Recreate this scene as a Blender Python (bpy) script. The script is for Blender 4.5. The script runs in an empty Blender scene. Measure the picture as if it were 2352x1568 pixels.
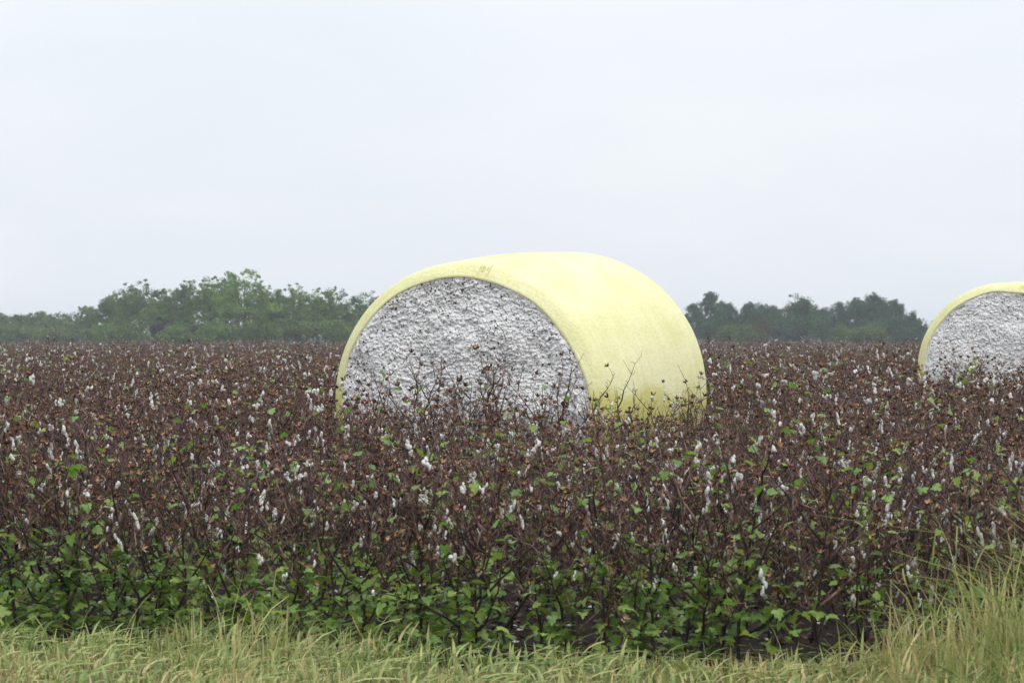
import bpy, math, random
import numpy as np
from mathutils import Matrix, Vector, Euler

random.seed(7)
RNG = np.random.default_rng(11)
scene = bpy.context.scene
COL = scene.collection
PI = math.pi
rad = math.radians

# ------------------------------------------------------------------ camera
EYE = 1.6
FPX = 5780.0                      # focal length in the 2352-pixel wide view
cam_d = bpy.data.cameras.new('camera')
cam = bpy.data.objects.new('camera', cam_d)
COL.objects.link(cam)
cam_d.sensor_width = 36.0
cam_d.lens = FPX / 2352.0 * 36.0
cam_d.clip_start = 0.1
cam_d.clip_end = 6000.0
cam.location = (0, 0, EYE)
cam.rotation_euler = (rad(90.0 - 0.188), 0, 0)
cam_d.dof.use_dof = True
cam_d.dof.focus_distance = 20.5
cam_d.dof.aperture_fstop = 8.0
scene.camera = cam

# ------------------------------------------------------------------ sky, sun, exposure
SUN_EL, SUN_AZ = rad(50), rad(152)     # azimuth clockwise from +Y
world = bpy.data.worlds.new('World')
scene.world = world
world.use_nodes = True
wn = world.node_tree
wn.nodes.clear()
w_out = wn.nodes.new('ShaderNodeOutputWorld')
w_bg = wn.nodes.new('ShaderNodeBackground')
w_bg.inputs['Strength'].default_value = 0.1
w_sky = wn.nodes.new('ShaderNodeTexSky')
w_sky.sky_type = 'NISHITA'
w_sky.sun_disc = False
w_sky.sun_elevation = SUN_EL
w_sky.sun_rotation = SUN_AZ
w_sky.air_density = 1.0
w_sky.dust_density = 3.0
w_tc = wn.nodes.new('ShaderNodeTexCoord')
w_sep = wn.nodes.new('ShaderNodeSeparateXYZ')
wn.links.new(w_tc.outputs['Generated'], w_sep.inputs[0])
# an even overcast: the zenith of a clouded sky is brighter than its horizon
w_grad = wn.nodes.new('ShaderNodeMapRange')
w_grad.inputs['From Min'].default_value = 0.0
w_grad.inputs['From Max'].default_value = 1.0
w_grad.inputs['To Min'].default_value = 8.8
w_grad.inputs['To Max'].default_value = 19.0
w_pow = wn.nodes.new('ShaderNodeMath')
w_pow.operation = 'POWER'
w_pow.use_clamp = True
w_pow.inputs[1].default_value = 1.5
wn.links.new(w_sep.outputs['Z'], w_pow.inputs[0])
wn.links.new(w_pow.outputs[0], w_grad.inputs['Value'])
# soft cloud relief
w_map = wn.nodes.new('ShaderNodeMapping')
w_map.inputs['Scale'].default_value = (5.0, 5.0, 16.0)
w_map.inputs['Location'].default_value = (3.1, 0.4, 1.7)
wn.links.new(w_tc.outputs['Generated'], w_map.inputs['Vector'])
w_noise = wn.nodes.new('ShaderNodeTexNoise')
w_noise.inputs['Scale'].default_value = 1.0
w_noise.inputs['Detail'].default_value = 5.0
w_noise.inputs['Roughness'].default_value = 0.5
w_noise.inputs['Distortion'].default_value = 0.6
wn.links.new(w_map.outputs[0], w_noise.inputs['Vector'])
w_ramp = wn.nodes.new('ShaderNodeValToRGB')
w_ramp.color_ramp.elements[0].position = 0.30
w_ramp.color_ramp.elements[0].color = (0.930, 0.982, 1.055, 1)
w_ramp.color_ramp.elements[1].position = 0.68
w_ramp.color_ramp.elements[1].color = (1.005, 1.045, 1.085, 1)
wn.links.new(w_noise.outputs[0], w_ramp.inputs[0])
w_mul = wn.nodes.new('ShaderNodeVectorMath')
w_mul.operation = 'SCALE'
wn.links.new(w_ramp.outputs[0], w_mul.inputs[0])
wn.links.new(w_grad.outputs[0], w_mul.inputs['Scale'])
w_mix = wn.nodes.new('ShaderNodeMix')
w_mix.data_type = 'RGBA'
w_mix.inputs['Factor'].default_value = 0.96
wn.links.new(w_sky.outputs[0], w_mix.inputs['A'])
wn.links.new(w_mul.outputs[0], w_mix.inputs['B'])
wn.links.new(w_mix.outputs['Result'], w_bg.inputs['Color'])
wn.links.new(w_bg.outputs[0], w_out.inputs[0])

sun_d = bpy.data.lights.new('sun', 'SUN')
sun_d.energy = 1.1
sun_d.angle = rad(35)
sun_d.color = (1.0, 0.97, 0.93)
sun = bpy.data.objects.new('sun', sun_d)
COL.objects.link(sun)
_sd = Vector((math.sin(SUN_AZ) * math.cos(SUN_EL), math.cos(SUN_AZ) * math.cos(SUN_EL), math.sin(SUN_EL)))
sun.rotation_euler = _sd.to_track_quat('Z', 'Y').to_euler()
sun.location = _sd * 30

scene.view_settings.view_transform = 'Standard'
scene.view_settings.look = 'None'
scene.view_settings.exposure = 0.04
scene.view_settings.gamma = 1.0
scene.view_settings.use_curve_mapping = False
scene.render.engine = 'CYCLES'
scene.cycles.max_bounces = 6
scene.cycles.diffuse_bounces = 3
scene.cycles.glossy_bounces = 2
scene.cycles.transmission_bounces = 4
scene.cycles.volume_bounces = 0
scene.cycles.use_denoising = True
scene.cycles.denoiser = 'OPENIMAGEDENOISE'
scene.cycles.denoising_input_passes = 'RGB_ALBEDO_NORMAL'
scene.cycles.denoising_prefilter = 'ACCURATE'

# ------------------------------------------------------------------ helpers
def px(x, y, d):
    """a spot of the 2352 x 1568 view at distance d -> world x, z"""
    return (x - 1176.0) / FPX * d, EYE - (y - 765.0) / FPX * d

def tag(o, label=None, cat=None, group=None, kind=None):
    if label: o['label'] = label
    if cat: o['category'] = cat
    if group: o['group'] = group
    if kind: o['kind'] = kind
    return o

def mesh_np(name, V, F, mats, mi=None, smooth=False):
    """V (n,3); F list of arrays (k,3)/(k,4) ; mi matching material indices"""
    me = bpy.data.meshes.new(name)
    V = np.asarray(V, dtype=np.float32)
    if not isinstance(F, list): F = [F]
    F = [np.asarray(f, dtype=np.int32) for f in F if len(f)]
    loops = np.concatenate([f.ravel() for f in F])
    sizes = np.concatenate([np.full(len(f), f.shape[1], np.int32) for f in F])
    starts = np.concatenate([[0], np.cumsum(sizes)[:-1]]).astype(np.int32)
    me.vertices.add(len(V)); me.vertices.foreach_set('co', V.ravel())
    me.loops.add(len(loops)); me.loops.foreach_set('vertex_index', loops)
    me.polygons.add(len(sizes)); me.polygons.foreach_set('loop_start', starts)
    if mi is not None:
        m = np.concatenate([np.asarray(a, np.int32) if np.ndim(a) else np.full(len(f), a, np.int32)
                            for a, f in zip(mi, F)]) if isinstance(mi, list) else np.asarray(mi, np.int32)
        me.polygons.foreach_set('material_index', m)
    if smooth:
        me.polygons.foreach_set('use_smooth', np.ones(len(sizes), bool))
    for m in (mats if isinstance(mats, (list, tuple)) else [mats]):
        me.materials.append(m)
    me.update(calc_edges=True)
    return me

def obj(name, me, parent=None, M=None):
    o = bpy.data.objects.new(name, me)
    COL.objects.link(o)
    if parent is not None: o.parent = parent
    if M is not None: o.matrix_basis = M
    return o

def empty(name, loc, rz=0.0):
    o = bpy.data.objects.new(name, None)
    o.empty_display_size = 0.1
    COL.objects.link(o)
    o.location = loc
    o.rotation_euler = (0, 0, rz)
    return o

class Geo:
    """collects vertices and faces for one mesh"""
    def __init__(s): s.V = []; s.T = []; s.Q = []; s.tm = []; s.qm = []; s.n = 0
    def add(s, V, T=None, Q=None, m=0):
        V = np.asarray(V, float)
        if T is not None and len(T):
            T = np.asarray(T); s.T.append(T + s.n)
            s.tm.append(np.full(len(T), m) if np.ndim(m) == 0 else np.asarray(m))
        if Q is not None and len(Q):
            Q = np.asarray(Q); s.Q.append(Q + s.n); s.qm.append(np.full(len(Q), m) if np.ndim(m) == 0 else np.asarray(m))
        s.V.append(V); s.n += len(V)
    def tube(s, P, R, k=4, m=0, cap=True):
        P = np.asarray(P, float); n = len(P)
        R = np.broadcast_to(np.asarray(R, float), (n,))
        D = np.gradient(P, axis=0); D /= np.linalg.norm(D, axis=1)[:, None] + 1e-9
        ref = np.array([0.31, 0.22, 0.92]) if abs(D[0, 2]) < 0.8 else np.array([0.95, 0.2, 0.1])
        A = np.cross(D, ref); A /= np.linalg.norm(A, axis=1)[:, None] + 1e-9
        B = np.cross(D, A)
        t = np.arange(k) / k * 2 * PI
        V = P[:, None, :] + R[:, None, None] * (A[:, None, :] * np.cos(t)[None, :, None] + B[:, None, :] * np.sin(t)[None, :, None])
        V = V.reshape(-1, 3)
        i = np.arange(n - 1)[:, None] * k; j = np.arange(k)[None, :]; j2 = (j + 1) % k
        Q = np.stack([i + j, i + j2, i + k + j2, i + k + j], -1).reshape(-1, 4)
        T = None
        if cap:
            V = np.vstack([V, P[-1] + D[-1] * R[-1] * 0.6]); b = (n - 1) * k
            T = [[b + q, b + (q + 1) % k, n * k] for q in range(k)]
        s.add(V, T, Q, m)
    def mesh(s, name, mats, smooth=False):
        F, mi = [], []
        if s.T: F.append(np.vstack(s.T)); mi.append(np.concatenate(s.tm))
        if s.Q: F.append(np.vstack(s.Q)); mi.append(np.concatenate(s.qm))
        return mesh_np(name, np.vstack(s.V), F, mats, mi, smooth)

# value noise / cell noise in numpy -----------------------------------------
def _hash(ix, iy, iz, seed):
    h = (ix * 374761393 + iy * 668265263 + iz * 2147483647 + seed * 974634777) & 0xFFFFFFFF
    h = ((h ^ (h >> 13)) * 1274126177) & 0xFFFFFFFF
    return ((h ^ (h >> 16)) & 0xFFFF) / 65535.0

def vnoise(P, seed=0):
    P = np.asarray(P, float); I = np.floor(P).astype(np.int64); f = P - I; f = f * f * (3 - 2 * f)
    r = 0
    for dx in (0, 1):
        for dy in (0, 1):
            for dz in (0, 1):
                w = (f[:, 0] if dx else 1 - f[:, 0]) * (f[:, 1] if dy else 1 - f[:, 1]) * (f[:, 2] if dz else 1 - f[:, 2])
                r = r + w * _hash(I[:, 0] + dx, I[:, 1] + dy, I[:, 2] + dz, seed)
    return r * 2 - 1

def fbm(P, octv=4, seed=0):
    a, r, P = 1.0, 0, np.asarray(P, float)
    for k in range(octv):
        r = r + a * vnoise(P, seed + k * 17); P = P * 2.03 + 5.3; a *= 0.5
    return r

def cells(x, y, seed=0):
    ix = np.floor(x).astype(np.int64); iy = np.floor(y).astype(np.int64)
    best = np.full(x.shape, 9.0)
    for dx in (-1, 0, 1):
        for dy in (-1, 0, 1):
            cx, cy = ix + dx, iy + dy
            px_ = cx + _hash(cx, cy, cx * 0, seed); py_ = cy + _hash(cx, cy, cx * 0, seed + 5)
            best = np.minimum(best, (px_ - x) ** 2 + (py_ - y) ** 2)
    return np.sqrt(best)

# ------------------------------------------------------------------ materials
def mat(name):
    m = bpy.data.materials.new(name); m.use_nodes = True
    nt = m.node_tree; nt.nodes.clear()
    out = nt.nodes.new('ShaderNodeOutputMaterial')
    return m, nt, out

def noise_ramp(nt, stops, scale=6.0, detail=3.0, rough=0.6, coord='Position', stretch=None):
    if coord == 'Position':
        g = nt.nodes.new('ShaderNodeNewGeometry'); v = g.outputs['Position']
    else:
        g = nt.nodes.new('ShaderNodeTexCoord'); v = g.outputs[coord]
    if stretch:
        mp = nt.nodes.new('ShaderNodeMapping'); mp.inputs['Scale'].default_value = stretch
        nt.links.new(v, mp.inputs['Vector']); v = mp.outputs[0]
    n = nt.nodes.new('ShaderNodeTexNoise')
    n.inputs['Scale'].default_value = scale; n.inputs['Detail'].default_value = detail; n.inputs['Roughness'].default_value = rough
    nt.links.new(v, n.inputs['Vector'])
    r = nt.nodes.new('ShaderNodeValToRGB')
    el = r.color_ramp.elements
    while len(el) < len(stops): el.new(0.5)
    for e, (p, c) in zip(el, stops): e.position = p; e.color = (*c, 1)
    nt.links.new(n.outputs[0], r.inputs[0])
    return r, n, v

def simple(name, stops, scale, rough=0.8, spec=0.3, bump=0.0, bscale=60.0, transl=0.0, tcol=None, detail=3.0, stretch=None, coord='Position'):
    m, nt, out = mat(name)
    r, n, v = noise_ramp(nt, stops, scale, detail, 0.6, coord, stretch)
    p = nt.nodes.new('ShaderNodeBsdfPrincipled')
    p.inputs['Roughness'].default_value = rough
    p.inputs['Specular IOR Level'].default_value = spec
    nt.links.new(r.outputs[0], p.inputs['Base Color'])
    if bump:
        bn = nt.nodes.new('ShaderNodeTexNoise'); bn.inputs['Scale'].default_value = bscale; bn.inputs['Detail'].default_value = 4
        nt.links.new(v, bn.inputs['Vector'])
        b = nt.nodes.new('ShaderNodeBump'); b.inputs['Strength'].default_value = bump; b.inputs['Distance'].default_value = 0.02
        nt.links.new(bn.outputs[0], b.inputs['Height']); nt.links.new(b.outputs[0], p.inputs['Normal'])
    sh = p.outputs[0]
    if transl:
        t = nt.nodes.new('ShaderNodeBsdfTranslucent')
        if tcol: t.inputs['Color'].default_value = (*tcol, 1)
        else: nt.links.new(r.outputs[0], t.inputs['Color'])
        mx = nt.nodes.new('ShaderNodeMixShader'); mx.inputs[0].default_value = transl
        nt.links.new(sh, mx.inputs[1]); nt.links.new(t.outputs[0], mx.inputs[2]); sh = mx.outputs[0]
    nt.links.new(sh, out.inputs[0])
    return m

M_SOIL = simple('wet_soil', [(0.3, (0.010, 0.007, 0.006)), (0.55, (0.022, 0.015, 0.011)), (0.75, (0.050, 0.033, 0.024))], 3.5, 0.9, 0.12, 0.8, 25, detail=8)
M_VERGE = simple('verge_earth', [(0.3, (0.06, 0.05, 0.025)), (0.7, (0.16, 0.13, 0.06))], 5.0, 0.9, 0.2, 0.6, 40, detail=6)
M_STEM = simple('cotton_wood', [(0.34, (0.026, 0.014, 0.012)), (0.50, (0.096, 0.049, 0.039)), (0.68, (0.32, 0.190, 0.145))], 15.0, 0.45, 0.3)
M_STALK = simple('cotton_stalk', [(0.35, (0.016, 0.009, 0.008)), (0.60, (0.040, 0.023, 0.019)), (0.80, (0.10, 0.06, 0.045))], 9.0, 0.5, 0.3)
M_BUR_OUT = simple('bur_shell', [(0.3, (0.028, 0.015, 0.012)), (0.55, (0.090, 0.046, 0.031)), (0.75, (0.22, 0.115, 0.070))], 14.0, 0.6, 0.2)
M_BUR_IN = simple('bur_lining', [(0.28, (0.13, 0.070, 0.042)), (0.50, (0.36, 0.20, 0.115)), (0.70, (0.62, 0.40, 0.25))], 14.0, 0.6, 0.3)
M_LINT = simple('cotton_lint', [(0.28, (0.54, 0.49, 0.42)), (0.5, (0.80, 0.78, 0.745)), (0.7, (0.86, 0.85, 0.83))], 16.0, 0.95, 0.1, 0.7, 90, 0.12)
M_LEAF = simple('cotton_leaf_green', [(0.28, (0.055, 0.115, 0.024)), (0.5, (0.165, 0.290, 0.055)), (0.72, (0.31, 0.430, 0.105))], 7.0, 0.38, 0.5, 0.3, 70, 0.35, (0.20, 0.38, 0.05))
M_LEAFY = simple('cotton_leaf_pale', [(0.28, (0.13, 0.24, 0.045)), (0.5, (0.23, 0.34, 0.07)), (0.75, (0.36, 0.42, 0.10))], 6.0, 0.42, 0.5, 0.3, 70, 0.35, (0.36, 0.48, 0.07))
PLANT_MATS = [M_STEM, M_BUR_OUT, M_BUR_IN, M_LINT, M_LEAF, M_LEAFY, M_STALK]

# ------------------------------------------------------------------ the ground
def sheet(name, x0, x1, y0, y1, z, m, nx=1, ny=1, fz=None):
    X, Y = np.meshgrid(np.linspace(x0, x1, nx + 1), np.linspace(y0, y1, ny + 1))
    V = np.stack([X.ravel(), Y.ravel(), np.full(X.size, z)], 1)
    if fz is not None: V[:, 2] += fz(V[:, 0], V[:, 1])
    i = np.arange(ny)[:, None] * (nx + 1) + np.arange(nx)[None, :]
    Q = np.stack([i, i + 1, i + nx + 2, i + nx + 1], -1).reshape(-1, 4)
    return mesh_np(name, V, Q, m, None, True)

ground = obj('ground', sheet('ground', -700, 700, -60, 1300, 0.0, M_SOIL, 2, 2))
tag(ground, kind='structure')
ROW_A = rad(-21)
E = np.array([math.cos(ROW_A), math.sin(ROW_A)]); N = np.array([-math.sin(ROW_A), math.cos(ROW_A)])
FRONT = np.array([0.0, 12.14])                     # the front row passes here
def soil_z(x, y):
    s = (np.stack([x, y], 1) - FRONT) @ N
    return 0.030 + 0.018 * np.cos(s / 0.97 * 2 * PI) * (s > -0.5) - 0.05 * (s < -0.55) + 0.012 * fbm(np.stack([x * 6, y * 6, x * 0], 1), 3, 3)
seed_bed = obj('field_soil', sheet('field_soil', -9, 9, 9.0, 24, 0.012, M_SOIL, 200, 170, soil_z))
tag(seed_bed, kind='structure')
def verge_edge(x):
    return 11.76 - 0.33 * x + 0.07 * np.sin(x * 2.1 + 0.6) + 0.05 * np.sin(x * 5.3)
def verge_mesh():
    n = 120
    x = np.linspace(-9, 9, n + 1)
    far = np.stack([x, verge_edge(x) - 0.15 + 0.05 * np.sin(x * 9), np.full(n + 1, 0.055)], 1)
    mid = np.stack([x, verge_edge(x) - 0.55, np.full(n + 1, 0.065)], 1)
    near = np.stack([x, np.full(n + 1, -8.0), np.full(n + 1, 0.06)], 1)
    skirt = far + np.array([0, 0.10, -0.06])
    V = np.vstack([near, mid, far, skirt]); Q = []
    for r in range(3):
        i = np.arange(n) + r * (n + 1)
        Q.append(np.stack([i, i + 1, i + n + 2, i + n + 1], 1))
    return mesh_np('verge', V, np.vstack(Q), M_VERGE, None, True)
verge = obj('verge', verge_mesh())
tag(verge, kind='structure')

def ico(sub=1):
    import bmesh
    bm = bmesh.new(); bmesh.ops.create_icosphere(bm, subdivisions=sub, radius=1.0)
    V = np.array([v.co[:] for v in bm.verts]); T = np.array([[v.index for v in f.verts] for f in bm.faces]); bm.free()
    return V, T
ICO1 = ico(1); ICO2 = ico(2)

# ------------------------------------------------------------------ round cotton bales
def wrap_material():
    m, nt, out = mat('yellow_wrap')
    tc = nt.nodes.new('ShaderNodeTexCoord')
    # faint mottling of the film over the cotton, drawn out along the roll
    mp = nt.nodes.new('ShaderNodeMapping'); mp.inputs['Scale'].default_value = (1.6, 0.9, 1.6)
    nt.links.new(tc.outputs['Object'], mp.inputs['Vector'])
    n1 = nt.nodes.new('ShaderNodeTexNoise'); n1.inputs['Scale'].default_value = 1.8; n1.inputs['Detail'].default_value = 6; n1.inputs['Roughness'].default_value = 0.62
    nt.links.new(mp.outputs[0], n1.inputs['Vector'])
    r1 = nt.nodes.new('ShaderNodeValToRGB')
    r1.color_ramp.elements[0].position = 0.34; r1.color_ramp.elements[0].color = (0.70, 0.675, 0.31, 1)
    r1.color_ramp.elements[1].position = 0.62; r1.color_ramp.elements[1].color = (0.77, 0.75, 0.43, 1)
    nt.links.new(n1.outputs[0], r1.inputs[0])
    # deeper yellow towards the bottom of the film, up to an uneven line
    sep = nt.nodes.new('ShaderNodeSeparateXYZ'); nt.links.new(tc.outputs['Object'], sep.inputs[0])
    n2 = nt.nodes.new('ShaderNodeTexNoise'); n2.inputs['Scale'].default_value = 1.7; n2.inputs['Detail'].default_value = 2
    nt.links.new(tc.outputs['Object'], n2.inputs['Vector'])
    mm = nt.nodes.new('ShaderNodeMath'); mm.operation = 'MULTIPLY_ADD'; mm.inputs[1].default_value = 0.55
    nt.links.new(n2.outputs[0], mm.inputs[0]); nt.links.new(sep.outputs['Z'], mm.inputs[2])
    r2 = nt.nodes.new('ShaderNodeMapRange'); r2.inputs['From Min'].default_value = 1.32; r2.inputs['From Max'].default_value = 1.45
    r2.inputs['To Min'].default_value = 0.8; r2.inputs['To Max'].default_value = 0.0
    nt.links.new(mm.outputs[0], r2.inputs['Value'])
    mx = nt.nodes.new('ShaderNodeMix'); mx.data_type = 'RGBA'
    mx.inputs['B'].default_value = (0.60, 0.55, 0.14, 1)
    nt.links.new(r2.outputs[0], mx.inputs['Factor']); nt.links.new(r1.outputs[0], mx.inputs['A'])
    # fine specks
    n3 = nt.nodes.new('ShaderNodeTexNoise'); n3.inputs['Scale'].default_value = 42; n3.inputs['Detail'].default_value = 3
    nt.links.new(tc.outputs['Object'], n3.inputs['Vector'])
    r3 = nt.nodes.new('ShaderNodeMapRange'); r3.inputs['From Min'].default_value = 0.3; r3.inputs['From Max'].default_value = 0.6
    r3.inputs['To Min'].default_value = 0.90; r3.inputs['To Max'].default_value = 1.0
    nt.links.new(n3.outputs[0], r3.inputs['Value'])
    sc = nt.nodes.new('ShaderNodeVectorMath'); sc.operation = 'SCALE'
    nt.links.new(mx.outputs['Result'], sc.inputs[0]); nt.links.new(r3.outputs[0], sc.inputs['Scale'])
    p = nt.nodes.new('ShaderNodeBsdfPrincipled'); p.inputs['Roughness'].default_value = 0.48; p.inputs['Specular IOR Level'].default_value = 0.3
    mp2 = nt.nodes.new('ShaderNodeMapping'); mp2.inputs['Scale'].default_value = (1.3, 13.0, 1.3)
    nt.links.new(tc.outputs['Object'], mp2.inputs['Vector'])
    n4 = nt.nodes.new('ShaderNodeTexNoise'); n4.inputs['Scale'].default_value = 1.5; n4.inputs['Detail'].default_value = 5; n4.inputs['Roughness'].default_value = 0.6
    nt.links.new(mp2.outputs[0], n4.inputs['Vector'])
    r4 = nt.nodes.new('ShaderNodeMapRange'); r4.inputs['From Min'].default_value = 0.35; r4.inputs['From Max'].default_value = 0.6
    r4.inputs['To Min'].default_value = 0.93; r4.inputs['To Max'].default_value = 1.0
    nt.links.new(n4.outputs[0], r4.inputs['Value'])
    sc2 = nt.nodes.new('ShaderNodeVectorMath'); sc2.operation = 'SCALE'
    nt.links.new(sc.outputs[0], sc2.inputs[0]); nt.links.new(r4.outputs[0], sc2.inputs['Scale']); nt.links.new(sc2.outputs[0], p.inputs['Base Color'])
    ad = nt.nodes.new('ShaderNodeMath'); ad.operation = 'MULTIPLY_ADD'; ad.inputs[1].default_value = 1.6
    nt.links.new(n4.outputs[0], ad.inputs[0]); nt.links.new(n3.outputs[0], ad.inputs[2])
    b = nt.nodes.new('ShaderNodeBump'); b.inputs['Strength'].default_value = 0.35; b.inputs['Distance'].default_value = 0.015
    nt.links.new(ad.outputs[0], b.inputs['Height']); nt.links.new(b.outputs[0], p.inputs['Normal'])
    nt.links.new(p.outputs[0], out.inputs[0])
    return m
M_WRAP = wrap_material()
M_BALE_LINT = simple('packed_cotton', [(0.27, (0.36, 0.31, 0.27)), (0.37, (0.77, 0.755, 0.74)), (0.55, (0.87, 0.86, 0.85))], 34.0, 0.95, 0.1, 0.9, 75, detail=6, coord='Object')  # darkest stop scatters crevice shade over the lint as colour spots
M_TRASH = simple('leaf_trash', [(0.35, (0.030, 0.020, 0.016)), (0.6, (0.10, 0.055, 0.035)), (0.8, (0.20, 0.13, 0.08))], 15.0, 0.8, 0.2)
M_PRINT = simple('green_print', [(0.4, (0.36, 0.39, 0.13)), (0.6, (0.46, 0.47, 0.18))], 30, 0.6, 0.2)
M_PRINT_FAINT = simple('faded_print', [(0.35, (0.42, 0.42, 0.13)), (0.65, (0.72, 0.69, 0.30))], 30, 0.6, 0.2, coord='Object')

BL, RF, RB = 2.13, 1.13, 1.18
SIT = {5: (1.02, 0.10), 23: (1.10, 0.0)}        # height of the roll's axis in front, and its rise to the back
def bale_r(u, ph, du, seed):
    """radius at axial place u, angle ph (0 = right, pi/2 = up), du = roll-in at the lips"""
    t = np.clip(u / BL, 0, 1)
    R = RF + (RB - RF) * (3 * t * t - 2 * t ** 3) + 0.030 * np.sin(PI * np.clip(t * 1.1, 0, 1))
    lean = 0.033 * (1 - 0.45 * t)
    R = R * (1 + 0.05 * np.clip(-np.cos(ph), 0, 1) ** 2 * (1 - np.clip(np.sin(ph), 0, 1)))
    R = R * (1 + 0.055 * np.cos(ph) ** 2) * (1 + lean * np.cos(2 * (ph - rad(135))))
    w = 0.006 * fbm(np.stack([np.cos(ph) * 2.2, np.sin(ph) * 2.2, t * 3.0], 1), 3, seed) \
        + 0.012 * vnoise(np.stack([np.cos(ph) * 1.1, np.sin(ph) * 1.1, t * 1.5], 1), seed + 9)
    return R - du * (1 + 0.07 * vnoise(np.stack([np.cos(ph) * 5, np.sin(ph) * 5, ph * 0], 1), seed + 2)) + w
def bale_pt(u, ph, du, seed, off=0.0):
    u = np.asarray(u, float); ph = np.asarray(ph, float)
    r = bale_r(u, ph, du, seed) + off
    z = SIT[seed][0] + SIT[seed][1] * u / BL + r * np.sin(ph)
    z = np.where(z < 0.10, 0.10 - (0.10 - z) * 0.22, z)          # the roll sags flat on the soil
    return np.stack([r * np.cos(ph), u, np.maximum(z, 0.015)], 1)
LIP = [(0.045, 0.135), (0.018, 0.122), (0.004, 0.110), (0.014, 0.092), (0.036, 0.062), (0.060, 0.032), (0.078, 0.012), (0.098, 0.003), (0.15, 0.0)]
def lip_du(u):
    us = np.array([a for a, b in LIP[2:]]); ds = np.array([b for a, b in LIP[2:]])
    return np.interp(u, us, ds)

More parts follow.
